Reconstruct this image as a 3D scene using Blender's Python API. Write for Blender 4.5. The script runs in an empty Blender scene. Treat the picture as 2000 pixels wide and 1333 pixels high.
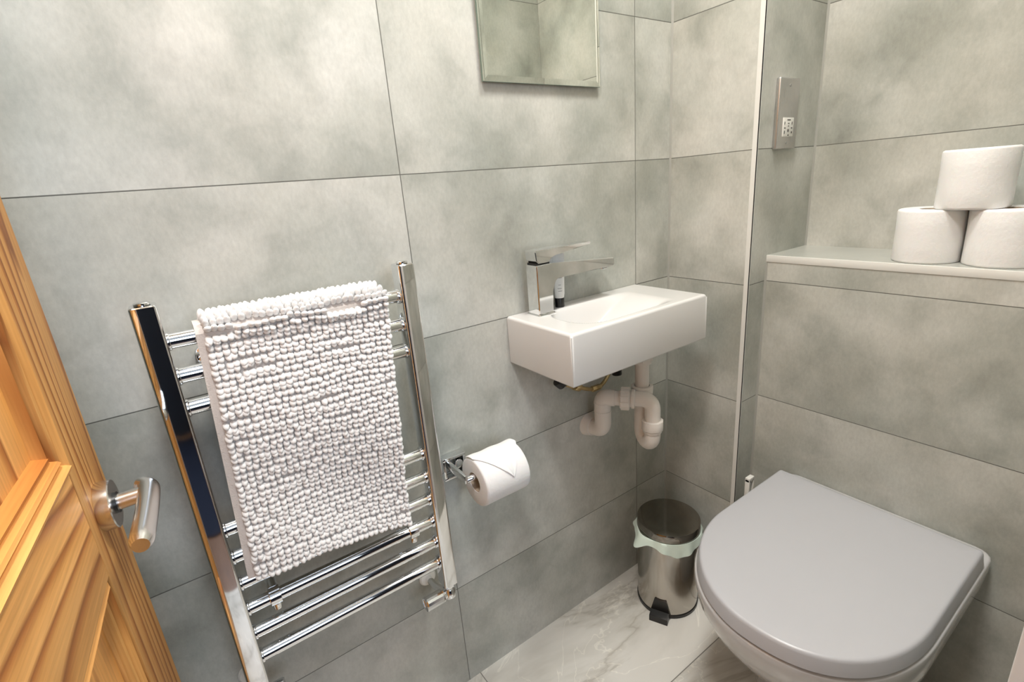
import bpy, bmesh, math, random
from mathutils import Vector, Matrix
from math import sin, cos, pi, radians, sqrt, atan2

random.seed(7)
scene = bpy.context.scene
COL = scene.collection

# ------------------------------------------------------------------ camera
cam_d = bpy.data.cameras.new('camera')
cam_d.sensor_width = 36.0
cam_d.sensor_fit = 'HORIZONTAL'
cam_d.lens = 970.35 / 2000 * 36.0
cam_d.clip_start = 0.02
cam = bpy.data.objects.new('camera', cam_d)
COL.objects.link(cam)
R_ = Vector((0.81344416, -0.57633169, -0.07842436))
U_ = Vector((0.23427408, 0.20123531, 0.95111514))
F_ = Vector((0.53237605, 0.79205185, -0.29871326))
cam.matrix_world = Matrix(((R_.x, U_.x, -F_.x, -1.09972), (R_.y, U_.y, -F_.y, -0.85559),
                           (R_.z, U_.z, -F_.z, 1.14466), (0, 0, 0, 1)))
scene.camera = cam

# ------------------------------------------------------------------ world, light, exposure
scene.view_settings.view_transform = 'Standard'
scene.view_settings.look = 'None'
scene.view_settings.gamma = 1
scene.view_settings.use_curve_mapping = False
scene.view_settings.exposure = 0.06
w = bpy.data.worlds.new('world')
scene.world = w
w.use_nodes = True
w.node_tree.nodes['Background'].inputs[0].default_value = (0.6, 0.68, 0.8, 1)
w.node_tree.nodes['Background'].inputs[1].default_value = 0.3

def area(name, loc, target, sx, sy, power, color, shape='RECTANGLE', spread=pi):
    d = bpy.data.lights.new(name, 'AREA')
    d.shape = shape; d.size = sx; d.size_y = sy; d.energy = power; d.color = color; d.spread = spread
    o = bpy.data.objects.new(name, d); COL.objects.link(o)
    o.location = loc
    o.rotation_euler = (Vector(target) - Vector(loc)).to_track_quat('-Z', 'Y').to_euler()
    return o

# ceiling lamp of the room (its glass is modelled further down), an added fill lamp, and daylight of the hall window
CEIL = 2.32
LAMP = (-1.05, -0.63)
LAMP_FILL = (-0.42, -0.46)  # second lamp, added as fill to brighten the right-hand walls
area('fill_light_right', (LAMP_FILL[0], LAMP_FILL[1], CEIL - 0.075), (LAMP_FILL[0], LAMP_FILL[1], 0), 0.22, 0.22, 9.0, (1.0, 0.985, 0.915), 'DISK', radians(160))
area('lamp_light', (LAMP[0], LAMP[1], CEIL - 0.075), (LAMP[0], LAMP[1], 0), 0.24, 0.24, 11.0, (1.0, 0.99, 0.965), 'DISK', radians(160))
area('window_light', (-1.0, -2.33, 1.55), (-1.0, 0, 1.2), 0.9, 1.0, 8.0, (0.74, 0.84, 1.0))

# ------------------------------------------------------------------ materials
def new_mat(name):
    m = bpy.data.materials.new(name); m.use_nodes = True
    nt = m.node_tree
    return m, nt, nt.nodes['Principled BSDF']

def simple(name, col, rough=0.5, metal=0.0, spec=0.5, noise=0.0, nscale=30.0, bump=0.0, bscale=200.0, coat=0.0, sss=0.0, trans=0.0):
    m, nt, b = new_mat(name)
    b.inputs['Base Color'].default_value = (*col, 1)
    b.inputs['Roughness'].default_value = rough
    b.inputs['Metallic'].default_value = metal
    b.inputs['Specular IOR Level'].default_value = spec
    b.inputs['Coat Weight'].default_value = coat
    b.inputs['Transmission Weight'].default_value = trans
    b.inputs['Coat Roughness'].default_value = 0.05
    if sss:
        b.inputs['Subsurface Weight'].default_value = sss
        b.inputs['Subsurface Scale'].default_value = 0.005
    tc = nt.nodes.new('ShaderNodeTexCoord')
    n = nt.nodes.new('ShaderNodeTexNoise'); n.inputs['Scale'].default_value = nscale; n.inputs['Detail'].default_value = 5
    nt.links.new(tc.outputs['Object'], n.inputs['Vector'])
    r = nt.nodes.new('ShaderNodeMapRange')
    r.inputs['To Min'].default_value = 1 - noise; r.inputs['To Max'].default_value = 1 + noise
    nt.links.new(n.outputs['Fac'], r.inputs['Value'])
    mx = nt.nodes.new('ShaderNodeVectorMath'); mx.operation = 'SCALE'
    mx.inputs[0].default_value = col
    nt.links.new(r.outputs['Result'], mx.inputs['Scale'])
    nt.links.new(mx.outputs['Vector'], b.inputs['Base Color'])
    if bump:
        n2 = nt.nodes.new('ShaderNodeTexNoise'); n2.inputs['Scale'].default_value = bscale
        nt.links.new(tc.outputs['Object'], n2.inputs['Vector'])
        bp = nt.nodes.new('ShaderNodeBump'); bp.inputs['Strength'].default_value = bump; bp.inputs['Distance'].default_value = 0.002
        nt.links.new(n2.outputs['Fac'], bp.inputs['Height']); nt.links.new(bp.outputs['Normal'], b.inputs['Normal'])
    return m

def math_node(nt, op, a, b=None, c=None):
    n = nt.nodes.new('ShaderNodeMath'); n.operation = op
    for i, v in enumerate((a, b, c)):
        if v is None: continue
        if isinstance(v, (int, float)): n.inputs[i].default_value = v
        else: nt.links.new(v, n.inputs[i])
    return n.outputs[0]

def ramp(nt, fac, stops, interp='LINEAR'):
    n = nt.nodes.new('ShaderNodeValToRGB'); n.color_ramp.interpolation = interp
    e = n.color_ramp.elements
    while len(e) < len(stops): e.new(0.5)
    for i, (p, c) in enumerate(stops):
        e[i].position = p; e[i].color = (*c, 1) if len(c) == 3 else c
    nt.links.new(fac, n.inputs['Fac'])
    return n.outputs['Color']

def mixc(nt, fac, a, b, mode='MIX'):
    n = nt.nodes.new('ShaderNodeMix'); n.data_type = 'RGBA'; n.blend_type = mode
    for s, v in ((n.inputs[0], fac), (n.inputs[6], a), (n.inputs[7], b)):
        if isinstance(v, (int, float)): s.default_value = v
        elif isinstance(v, tuple): s.default_value = (*v, 1)
        else: nt.links.new(v, s)
    return n.outputs[2]

def tile_grid(nt, ua, uoff, upit, va, voff, vpit, gw):
    """grout mask (1 on grout) and a per-tile random vector, from world position"""
    g = nt.nodes.new('ShaderNodeNewGeometry')
    s = nt.nodes.new('ShaderNodeSeparateXYZ'); nt.links.new(g.outputs['Position'], s.inputs[0])
    res = []; cells = []
    for ax, off, pit in ((ua, uoff, upit), (va, voff, vpit)):
        v = math_node(nt, 'DIVIDE', math_node(nt, 'SUBTRACT', s.outputs[ax], off), pit)
        fl = math_node(nt, 'FLOOR', v)
        fr = math_node(nt, 'SUBTRACT', v, fl)
        d = math_node(nt, 'MULTIPLY', math_node(nt, 'MINIMUM', fr, math_node(nt, 'SUBTRACT', 1.0, fr)), pit)
        mr = nt.nodes.new('ShaderNodeMapRange'); mr.interpolation_type = 'SMOOTHSTEP'
        nt.links.new(d, mr.inputs['Value'])
        mr.inputs['From Min'].default_value = gw * 0.6; mr.inputs['From Max'].default_value = gw * 1.25
        mr.inputs['To Min'].default_value = 1; mr.inputs['To Max'].default_value = 0
        res.append(mr.outputs['Result']); cells.append(fl)
    mask = math_node(nt, 'MAXIMUM', res[0], res[1])
    c = nt.nodes.new('ShaderNodeCombineXYZ'); nt.links.new(cells[0], c.inputs[0]); nt.links.new(cells[1], c.inputs[1])
    wn = nt.nodes.new('ShaderNodeTexWhiteNoise'); nt.links.new(c.outputs[0], wn.inputs['Vector'])
    sc = nt.nodes.new('ShaderNodeVectorMath'); sc.operation = 'SCALE'; sc.inputs['Scale'].default_value = 9.0
    nt.links.new(wn.outputs['Color'], sc.inputs[0])
    ad = nt.nodes.new('ShaderNodeVectorMath'); ad.operation = 'ADD'
    nt.links.new(g.outputs['Position'], ad.inputs[0]); nt.links.new(sc.outputs[0], ad.inputs[1])
    return mask, ad.outputs[0]

def noise(nt, vec, scale, detail=4, rough=0.55, dist=0.0, stretch=None):
    if stretch:
        mp = nt.nodes.new('ShaderNodeVectorMath'); mp.operation = 'MULTIPLY'
        nt.links.new(vec, mp.inputs[0]); mp.inputs[1].default_value = stretch; vec = mp.outputs[0]
    n = nt.nodes.new('ShaderNodeTexNoise'); n.inputs['Scale'].default_value = scale
    n.inputs['Detail'].default_value = detail; n.inputs['Roughness'].default_value = rough; n.inputs['Distortion'].default_value = dist
    nt.links.new(vec, n.inputs['Vector'])
    return n.outputs['Fac']

def concrete_tile(name, ua, uoff, grout=(0.13, 0.13, 0.115), gw=0.0009):
    m, nt, b = new_mat(name)
    mask, vec = tile_grid(nt, ua, uoff, 0.601, 2, 0.277, 0.30, gw)
    big = noise(nt, vec, 4.2, 3, 0.5, 0.2)
    mid = noise(nt, vec, 13.0, 5, 0.55, 0.3)
    fine = noise(nt, vec, 170.0, 6, 0.7, 0.0, (1, 1, 0.55))
    tint = noise(nt, vec, 5.0, 3, 0.5)
    base = ramp(nt, big, [(0.30, (0.325, 0.335, 0.30)), (0.43, (0.42, 0.428, 0.392)), (0.55, (0.50, 0.505, 0.468)), (0.68, (0.585, 0.584, 0.55))])
    base = mixc(nt, 0.75, base, ramp(nt, mid, [(0.25, (0.72, 0.73, 0.72)), (0.5, (1.0, 1.0, 1.0)), (0.78, (1.12, 1.115, 1.11))]), 'MULTIPLY')
    base = mixc(nt, 0.5, base, ramp(nt, fine, [(0.3, (0.80, 0.80, 0.80)), (0.7, (1.13, 1.13, 1.13))]), 'MULTIPLY')
    base = mixc(nt, 0.5, base, ramp(nt, tint, [(0.3, (1.03, 1.0, 0.965)), (0.7, (0.98, 1.005, 1.0))]), 'MULTIPLY')
    colr = mixc(nt, mask, base, grout)
    nt.links.new(colr, b.inputs['Base Color'])
    rr = nt.nodes.new('ShaderNodeMapRange'); nt.links.new(mid, rr.inputs['Value'])
    rr.inputs['To Min'].default_value = 0.36; rr.inputs['To Max'].default_value = 0.56
    nt.links.new(rr.outputs[0], b.inputs['Roughness'])
    b.inputs['Specular IOR Level'].default_value = 0.4
    h = math_node(nt, 'SUBTRACT', math_node(nt, 'MULTIPLY', fine, 0.06), mask)
    bp = nt.nodes.new('ShaderNodeBump'); bp.inputs['Strength'].default_value = 0.35; bp.inputs['Distance'].default_value = 0.001
    nt.links.new(h, bp.inputs['Height']); nt.links.new(bp.outputs['Normal'], b.inputs['Normal'])
    return m

def marble_floor(name):
    m, nt, b = new_mat(name)
    mask, vec = tile_grid(nt, 0, -0.70, 0.60, 1, -0.306, 0.60, 0.0012)
    cloud = noise(nt, vec, 2.6, 5, 0.55, 0.6, (0.7, 1.6, 1))
    vein = noise(nt, vec, 1.7, 6, 0.62, 0.8, (0.7, 1.7, 1))
    v2 = noise(nt, vec, 2.6, 5, 0.6, 1.2, (1.0, 1.4, 1))
    base = ramp(nt, cloud, [(0.30, (0.42, 0.40, 0.36)), (0.44, (0.60, 0.585, 0.54)), (0.62, (0.76, 0.745, 0.70))])
    dv = math_node(nt, 'ABSOLUTE', math_node(nt, 'SUBTRACT', vein, 0.5))
    base = mixc(nt, 0.85, base, ramp(nt, dv, [(0.0, (0.66, 0.64, 0.61)), (0.012, (0.86, 0.85, 0.83)), (0.045, (1, 1, 1))]), 'MULTIPLY')
    dv2 = math_node(nt, 'ABSOLUTE', math_node(nt, 'SUBTRACT', v2, 0.52))
    base = mixc(nt, 0.7, base, ramp(nt, dv2, [(0.0, (1.28, 1.28, 1.26)), (0.007, (1.0, 1.0, 1.0))]), 'MULTIPLY')
    colr = mixc(nt, mask, base, (0.22, 0.21, 0.19))
    nt.links.new(colr, b.inputs['Base Color'])
    b.inputs['Roughness'].default_value = 0.30
    bp = nt.nodes.new('ShaderNodeBump'); bp.inputs['Strength'].default_value = 0.4; bp.inputs['Distance'].default_value = 0.001
    nt.links.new(math_node(nt, 'SUBTRACT', 1.0, mask), bp.inputs['Height']); nt.links.new(bp.outputs['Normal'], b.inputs['Normal'])
    return m

def pine(name, along, seed=0.0, light=1.0, freq=1.0):
    """varnished pine; object coordinates, grain runs along axis `along` (1 = across the door, 2 = up it)"""
    m, nt, b = new_mat(name)
    tc = nt.nodes.new('ShaderNodeTexCoord')
    ad = nt.nodes.new('ShaderNodeVectorMath'); ad.operation = 'ADD'; ad.inputs[1].default_value = (seed, seed * 1.7, seed * 0.6)
    nt.links.new(tc.outputs['Object'], ad.inputs[0]); vec = ad.outputs[0]
    st = (1.0, 0.14, 1.0) if along == 1 else (1.0, 1.0, 0.14)
    warp = noise(nt, vec, 5.0 * freq, 3, 0.45, 0.4, st)
    s = nt.nodes.new('ShaderNodeSeparateXYZ'); nt.links.new(vec, s.inputs[0])
    cross = s.outputs[2] if along == 1 else s.outputs[1]
    ring = math_node(nt, 'ADD', math_node(nt, 'MULTIPLY', cross, 34.0 * freq), math_node(nt, 'MULTIPLY', warp, 9.0))
    fr = math_node(nt, 'FRACT', ring)
    fibre = noise(nt, vec, 260.0, 3, 0.6, 0, (1, 0.03, 1) if along == 1 else (1, 1, 0.03))
    L = light
    base = ramp(nt, fr, [(0.0, (0.82 * L, 0.44 * L, 0.145 * L)), (0.55, (0.75 * L, 0.37 * L, 0.105 * L)), (0.78, (0.50 * L, 0.19 * L, 0.042 * L)),
                         (0.88, (0.34 * L, 0.12 * L, 0.026 * L)), (1.0, (0.76 * L, 0.385 * L, 0.12 * L))])
    base = mixc(nt, 0.6, base, ramp(nt, fibre, [(0.3, (0.74, 0.68, 0.60)), (0.7, (1.14, 1.14, 1.14))]), 'MULTIPLY')
    patch = noise(nt, vec, 4.0, 2, 0.5)
    base = mixc(nt, 0.6, base, ramp(nt, patch, [(0.35, (0.86, 0.77, 0.66)), (0.65, (1.08, 1.10, 1.14))]), 'MULTIPLY')
    nt.links.new(base, b.inputs['Base Color'])
    b.inputs['Roughness'].default_value = 0.55
    b.inputs['Specular IOR Level'].default_value = 0.3
    b.inputs['Coat Weight'].default_value = 0.06; b.inputs['Coat Roughness'].default_value = 0.3
    bp = nt.nodes.new('ShaderNodeBump'); bp.inputs['Strength'].default_value = 0.12; bp.inputs['Distance'].default_value = 0.0008
    nt.links.new(fibre, bp.inputs['Height']); nt.links.new(bp.outputs['Normal'], b.inputs['Normal'])
    return m

def brushed(name, col, rough, stretch, amt=0.5):
    m, nt, b = new_mat(name)
    b.inputs['Base Color'].default_value = (*col, 1); b.inputs['Metallic'].default_value = 1
    tc = nt.nodes.new('ShaderNodeTexCoord')
    f = noise(nt, tc.outputs['Object'], 400, 3, 0.6, 0, stretch)
    r = nt.nodes.new('ShaderNodeMapRange'); nt.links.new(f, r.inputs['Value'])
    r.inputs['To Min'].default_value = rough * (1 - amt); r.inputs['To Max'].default_value = rough * (1 + amt)
    nt.links.new(r.outputs[0], b.inputs['Roughness'])
    return m

M = {}
M['tile_back'] = concrete_tile('concrete_tile_back', 0, -0.129)
M['tile_side'] = concrete_tile('concrete_tile_side', 1, -0.227 + 0.0)
M['tile_return'] = concrete_tile('concrete_tile_return', 0, -0.2)
M['tile_box'] = concrete_tile('concrete_tile_box', 1, -0.23)
M['floor'] = marble_floor('marble_floor')
M['white_wall'] = simple('painted_plaster', (0.78, 0.78, 0.76), 0.7, noise=0.02)
M['ceiling'] = simple('ceiling_paint', (0.82, 0.82, 0.80), 0.8, noise=0.02)
M['hall_wall'] = simple('dark_hall_paint', (0.035, 0.042, 0.06), 0.6, noise=0.05)
M['hall_side'] = simple('hall_paint', (0.30, 0.31, 0.33), 0.7, noise=0.02)
M['hall_floor'] = simple('hall_timber', (0.22, 0.12, 0.07), 0.4, noise=0.3, nscale=8)
M['gloss_white'] = simple('white_gloss_wood', (0.88, 0.88, 0.88), 0.3, noise=0.01)
M['trim'] = simple('white_plastic_trim', (0.74, 0.735, 0.70), 0.35, noise=0.02)
M['silicone'] = simple('pale_silicone', (0.36, 0.36, 0.33), 0.5, noise=0.05, nscale=14)
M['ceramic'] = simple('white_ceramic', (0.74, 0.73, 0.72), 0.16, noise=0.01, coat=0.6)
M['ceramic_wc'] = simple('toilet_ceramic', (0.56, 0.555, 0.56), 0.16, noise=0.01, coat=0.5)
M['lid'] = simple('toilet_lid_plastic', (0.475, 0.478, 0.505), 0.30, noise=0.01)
M['chrome'] = simple('chrome', (0.86, 0.87, 0.88), 0.045, 1.0, noise=0.02, nscale=6)
M['chrome_soft'] = simple('satin_chrome', (0.74, 0.75, 0.76), 0.12, 1.0, noise=0.03)
M['steel'] = brushed('brushed_steel', (0.70, 0.68, 0.65), 0.26, (1, 1, 0.02))
M['steel_handle'] = brushed('satin_steel_handle', (0.78, 0.76, 0.73), 0.24, (1, 0.03, 1), 0.2)
M['bin_steel'] = brushed('bin_steel', (0.50, 0.47, 0.43), 0.17, (1, 1, 0.015), 0.4)
M['bin_lid'] = simple('bin_lid_steel_shaded', (0.30, 0.28, 0.25), 0.10, 1.0, noise=0.05)  # steel colour darkened to stand for the dark basin underside it reflects
M['black'] = simple('black_plastic', (0.012, 0.012, 0.012), 0.35, noise=0.1)
M['white_plastic'] = simple('white_plastic', (0.80, 0.79, 0.75), 0.35, noise=0.01)
M['pipe'] = simple('waste_pipe_plastic', (0.80, 0.755, 0.71), 0.38, noise=0.02)
M['brass'] = simple('aged_brass', (0.55, 0.42, 0.22), 0.3, 1.0, noise=0.25, nscale=60)
M['paper'] = simple('tissue_paper', (0.84, 0.835, 0.83), 0.95, noise=0.015, bump=0.25, bscale=160, sss=0.1)
M['card'] = simple('cardboard_core', (0.50, 0.40, 0.30), 0.9, noise=0.06)
M['pile'] = simple('chenille_pile', (0.82, 0.815, 0.81), 0.95, noise=0.04, nscale=45)
M['backing'] = simple('mat_backing', (0.66, 0.615, 0.58), 0.9, noise=0.06, nscale=90, bump=0.3, bscale=500)
M['bag'] = simple('green_bin_liner', (0.80, 0.93, 0.84), 0.35, noise=0.08, nscale=30, sss=0.0, trans=0.15)
M['glass_edge'] = simple('mirror_edge_glass', (0.16, 0.22, 0.18), 0.15, noise=0.05)
M['mirror'] = simple('mirror_silvering', (0.80, 0.83, 0.78), 0.01, 1.0, noise=0.005)
M['tube'] = simple('toiletry_tube', (0.80, 0.80, 0.78), 0.4, noise=0.01)
M['print'] = simple('grey_print', (0.30, 0.30, 0.29), 0.5, noise=0.05)
M['slot'] = simple('socket_slot', (0.06, 0.05, 0.05), 0.6, noise=0.1)
M['pine_stile'] = pine('pine_stile', 2, 0.3, 0.80, 1.3)
M['pine_rail'] = pine('pine_rail', 1, 1.9, 1.15, 0.8)
M['pine_panel'] = pine('pine_panel', 2, 3.1, 1.18, 1.1)
M['pine_bead_h'] = pine('pine_bead_h', 1, 4.4, 1.15, 0.6)
M['pine_bead_v'] = pine('pine_bead_v', 2, 5.2, 0.88, 0.9)

def emit(name, col, strength):
    m, nt, b = new_mat(name)
    b.inputs['Base Color'].default_value = (*col, 1)
    b.inputs['Emission Color'].default_value = (*col, 1); b.inputs['Emission Strength'].default_value = strength
    return m
M['lamp_glass'] = emit('lamp_glass', (1, 0.96, 0.9), 6.0)
M['day_pane'] = emit('daylight_pane', (0.75, 0.86, 1.0), 2.5)

# ------------------------------------------------------------------ helpers
ROOT = {}   # object name -> world origin of the thing

def thing(name, label, cat, loc=(0, 0, 0), group=None, rotz=0.0):
    o = bpy.data.objects.new(name, None); COL.objects.link(o)
    o.empty_display_size = 0.05
    o.location = loc; o.rotation_euler = (0, 0, rotz)
    o['label'] = label; o['category'] = cat
    if group: o['group'] = group
    ROOT[o.name] = Vector(loc)
    return o

def tag(o, label, cat, group=None):
    o['label'] = label; o['category'] = cat
    if group: o['group'] = group
    return o

def root_origin(parent):
    p = parent
    while p.parent: p = p.parent
    return ROOT.get(p.name, Vector((0, 0, 0)))

def obj(name, bm, m, parent=None, smooth=True, origin=None, local=False, ang=35, label=None):
    """link bm as one mesh; world coordinates unless local. Top-level objects get their own origin."""
    me = bpy.data.meshes.new(name)
    if not local:
        org = root_origin(parent) if parent else Vector(origin or (0, 0, 0))
        if org.length: bmesh.ops.translate(bm, verts=bm.verts, vec=-org)
    bmesh.ops.recalc_face_normals(bm, faces=bm.faces)
    bm.to_mesh(me); bm.free()
    if smooth:
        me.shade_smooth(); me.set_sharp_from_angle(angle=radians(ang))
    if isinstance(m, (list, tuple)):
        for k in m: me.materials.append(k)
    else: me.materials.append(m)
    o = bpy.data.objects.new(name, me); COL.objects.link(o)
    if parent: o.parent = parent
    elif origin:
        o.location = origin; ROOT[o.name] = Vector(origin)
    if label: o['label'] = label
    return o

def struct(name, bm, m, **k):
    o = obj(name, bm, m, **k); o['kind'] = 'structure'
    return o

def box(bm, x0, x1, y0, y1, z0, z1, bev=0.0, seg=2):
    vs = [bm.verts.new((x, y, z)) for z in (z0, z1) for (x, y) in ((x0, y0), (x1, y0), (x1, y1), (x0, y1))]
    fs = [bm.faces.new([vs[i] for i in q]) for q in ((3, 2, 1, 0), (4, 5, 6, 7), (0, 1, 5, 4), (1, 2, 6, 5), (2, 3, 7, 6), (3, 0, 4, 7))]
    if bev:
        es = list({e for f in fs for e in f.edges})
        bmesh.ops.bevel(bm, geom=es, offset=bev, segments=seg, affect='EDGES', profile=0.5)
    return vs

def newbox(*a, **k):
    bm = bmesh.new(); box(bm, *a, **k); return bm

def frame_of(d):
    d = d.normalized()
    up = Vector((0, 0, 1)) if abs(d.z) < 0.95 else Vector((0, 1, 0))
    a = d.cross(up).normalized(); b = a.cross(d).normalized()
    return a, b

def ring_loft(bm, rings, cap0=True, cap1=True, closed=True):
    vr = [[bm.verts.new(p) for p in r] for r in rings]
    n = len(vr[0])
    for i in range(len(vr) - 1):
        for j in range(n if closed else n - 1):
            k = (j + 1) % n
            bm.faces.new((vr[i][j], vr[i][k], vr[i + 1][k], vr[i + 1][j]))
    if cap0: bm.faces.new(list(reversed(vr[0])))
    if cap1: bm.faces.new(vr[-1])
    return vr

def cyl(bm, p0, p1, r0, r1=None, n=32, bev=0.0, cap=True):
    p0 = Vector(p0); p1 = Vector(p1); r1 = r0 if r1 is None else r1
    d = p1 - p0; L = d.length; d.normalize(); a, b = frame_of(d)
    prof = [(0, r0), (L, r1)]
    if bev: prof = [(0, r0 - bev), (bev * 0.3, r0 - bev * 0.3), (bev, r0), (L - bev, r1), (L - bev * 0.3, r1 - bev * 0.3), (L, r1 - bev)]
    rings = [[p0 + d * t + (a * cos(2 * pi * k / n) + b * sin(2 * pi * k / n)) * r for k in range(n)] for t, r in prof]
    ring_loft(bm, rings, cap, cap)

def lathe(bm, c, prof, n=48, axis=(0, 0, 1), cap0=True, cap1=True):
    c = Vector(c); d = Vector(axis).normalized(); a, b = frame_of(d)
    rings = [[c + d * z + (a * cos(2 * pi * k / n) + b * sin(2 * pi * k / n)) * max(r, 1e-5) for k in range(n)] for r, z in prof]
    ring_loft(bm, rings, cap0, cap1)

def smooth_path(pts, sub=8):
    pts = [Vector(p) for p in pts]
    if len(pts) < 3: return pts
    P = [pts[0] * 2 - pts[1]] + pts + [pts[-1] * 2 - pts[-2]]
    out = []
    for i in range(1, len(P) - 2):
        for s in range(sub):
            t = s / sub
            p0, p1, p2, p3 = P[i - 1], P[i], P[i + 1], P[i + 2]
            out.append(0.5 * ((2 * p1) + (-p0 + p2) * t + (2 * p0 - 5 * p1 + 4 * p2 - p3) * t * t + (-p0 + 3 * p1 - 3 * p2 + p3) * t ** 3))
    out.append(pts[-1])
    return out

def corner_path(pts, rad, sub=8):
    """polyline with circular-ish rounded corners"""
    pts = [Vector(p) for p in pts]; out = [pts[0]]
    for i in range(1, len(pts) - 1):
        a, b, c = pts[i - 1], pts[i], pts[i + 1]
        u = (a - b).normalized(); v = (c - b).normalized()
        r = rad[i - 1] if isinstance(rad, (list, tuple)) else rad
        p, q = b + u * r, b + v * r
        for s in range(sub + 1):
            t = s / sub
            out.append(p * (1 - t) ** 2 + b * 2 * t * (1 - t) + q * t * t)
    out.append(pts[-1])
    return out

def tube(bm, pts, r, n=20, cap=True):
    pts = [Vector(p) for p in pts]
    rr = r if isinstance(r, (list, tuple)) else [r] * len(pts)
    rings = []; a = None
    for i, p in enumerate(pts):
        d = (pts[min(i + 1, len(pts) - 1)] - pts[max(i - 1, 0)]).normalized()
        if a is None: a, b = frame_of(d)
        else:
            a = (a - d * a.dot(d)).normalized(); b = d.cross(a)
        b = d.cross(a)
        rings.append([p + (a * cos(2 * pi * k / n) + b * sin(2 * pi * k / n)) * rr[i] for k in range(n)])
    ring_loft(bm, rings, cap, cap)

# ------------------------------------------------------------------ the room
XL, YF = -1.42, -0.83            # left wall, door wall (inner faces)
XU, XB, YW = 0.2543, 0.0721, -0.2268   # upper right wall, boxed-in lower wall, return wall
H = CEIL
struct('wall_back', newbox(XL - 0.1, 0.0, 0.0, 0.1, -0.1, H + 0.1), M['tile_back'], smooth=False)
struct('wall_pier', newbox(0.0, 0.36, YW, 0.1, -0.1, H + 0.1), [M['tile_side']], smooth=False)
# the face of the pier that looks along the room's depth gets tiles laid along x
pier = bpy.data.objects['wall_pier']; pier.data.materials.append(M['tile_return'])
for p in pier.data.polygons:
    if abs(p.normal.y) > 0.9: p.material_index = 1
struct('wall_right', newbox(XU, XU + 0.1, YF - 0.1, YW, -0.1, H + 0.1), M['tile_side'], smooth=False)
struct('wall_boxing', newbox(XB, XU, YF - 0.1, YW, -0.1, 0.9225), M['tile_box'], smooth=False)
M['tile_front'] = concrete_tile('concrete_tile_front', 0, -0.129)
bm = bmesh.new(); box(bm, -0.585, XU + 0.1, YF - 0.10, YF, -0.1, H + 0.1)
struct('wall_front', bm, M['tile_front'], smooth=False)
bm = bmesh.new(); box(bm, XL - 0.1, -1.285, YF - 0.10, YF, -0.1, H + 0.1)
box(bm, -1.285, -0.585, YF - 0.10, YF, 2.02, H + 0.1)
struct('wall_front_beside_door', bm, M['tile_front'], smooth=False)
struct('wall_left', newbox(XL - 0.1, XL, YF - 0.1, 0.0, -0.1, H + 0.1), M['tile_side'], smooth=False)
struct('floor', newbox(XL - 0.1, XU + 0.1, YF - 0.10, 0.1, -0.1, 0.0), M['floor'], smooth=False)
struct('ceiling', newbox(XL - 0.1, XU + 0.1, -2.5, 0.1, H, H + 0.1), M['ceiling'], smooth=False)
# hall behind the doorway
HY = -2.4
struct('floor_hall', newbox(-2.1, 0.4, HY, YF - 0.10, -0.1, -0.004), M['hall_floor'], smooth=False)
struct('wall_hall_left', newbox(-2.2, -2.1, HY, YF - 0.1, -0.1, H + 0.1), M['hall_side'], smooth=False)
struct('wall_hall_right', newbox(0.4, 0.5, HY, YF - 0.1, -0.1, H + 0.1), M['hall_side'], smooth=False)
bm = bmesh.new()
box(bm, -2.2, 0.5, HY - 0.1, HY, -0.1, 1.03); box(bm, -2.2, 0.5, HY - 0.1, HY, 2.07, H + 0.1)
box(bm, -2.2, -1.47, HY - 0.1, HY, 1.03, 2.07); box(bm, -0.53, 0.5, HY - 0.1, HY, 1.03, 2.07)
struct('wall_hall', bm, M['hall_wall'], smooth=False)
struct('ceiling_hall', newbox(-2.2, XL - 0.1, HY - 0.1, YF - 0.1, H, H + 0.1), M['ceiling'], smooth=False)
bm = bmesh.new(); box(bm, -2.2, XL - 0.1, YF - 0.10, YF - 0.02, -0.1, H + 0.1)
struct('wall_hall_near', bm, M['hall_side'], smooth=False)
win = struct('window_1', newbox(-1.47, -0.53, HY - 0.06, HY - 0.05, 1.03, 2.07), M['day_pane'], smooth=False)
bm = bmesh.new()
for a in ((-1.47, -1.43, 1.03, 2.07), (-0.57, -0.53, 1.03, 2.07), (-1.43, -0.57, 1.03, 1.07), (-1.43, -0.57, 2.03, 2.07), (-1.43, -0.57, 1.53, 1.56)):
    box(bm, a[0], a[1], HY - 0.05, HY - 0.01, a[2], a[3], 0.003)
obj('window_frame', bm, M['gloss_white'], win)

# door lining (white), trims, silicone beads
bm = bmesh.new(); box(bm, -0.605, -0.575, YF - 0.115, -0.8224, 0.0, 2.05, 0.002)
struct('trim_1', bm, M['gloss_white'])
bm = bmesh.new(); box(bm, -1.295, -1.268, YF - 0.115, YF + 0.002, 0.0, 2.05, 0.002)
struct('trim_2', bm, M['gloss_white'])
bm = bmesh.new(); box(bm, -1.295, -0.575, YF - 0.115, YF + 0.002, 2.0, 2.05, 0.002)
struct('trim_3', bm, M['gloss_white'])
bm = bmesh.new()                                     # tile edge trim on the outer corner of the pier
box(bm, -0.0015, 0.0, YW - 0.0015, YW + 0.0105, 0.0, H)
box(bm, -0.0015, 0.0022, YW - 0.0015, YW, 0.0, H)
struct('trim_4', bm, M['trim'], smooth=False)
bm = bmesh.new()                                     # shelf nosing
box(bm, XB - 0.0015, XB + 0.004, YF, YW, 0.9225, 0.9385, 0.0008)
struct('trim_5', bm, M['trim'])
def bead(name, x, y, z0, z1, sx, sy, w=0.007):
    bm = bmesh.new()
    pts = [(0, 0), (sx * w, 0), (sx * w * 0.45, sy * w * 0.45), (0, sy * w)]
    ring_loft(bm, [[Vector((x + a, y + b, z)) for a, b in pts] for z in (z0, z1)])
    struct(name, bm, M['silicone'], smooth=False)
bead('trim_6', 0.0, 0.0, 0.0, H, -1, -1, 0.004)
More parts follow.
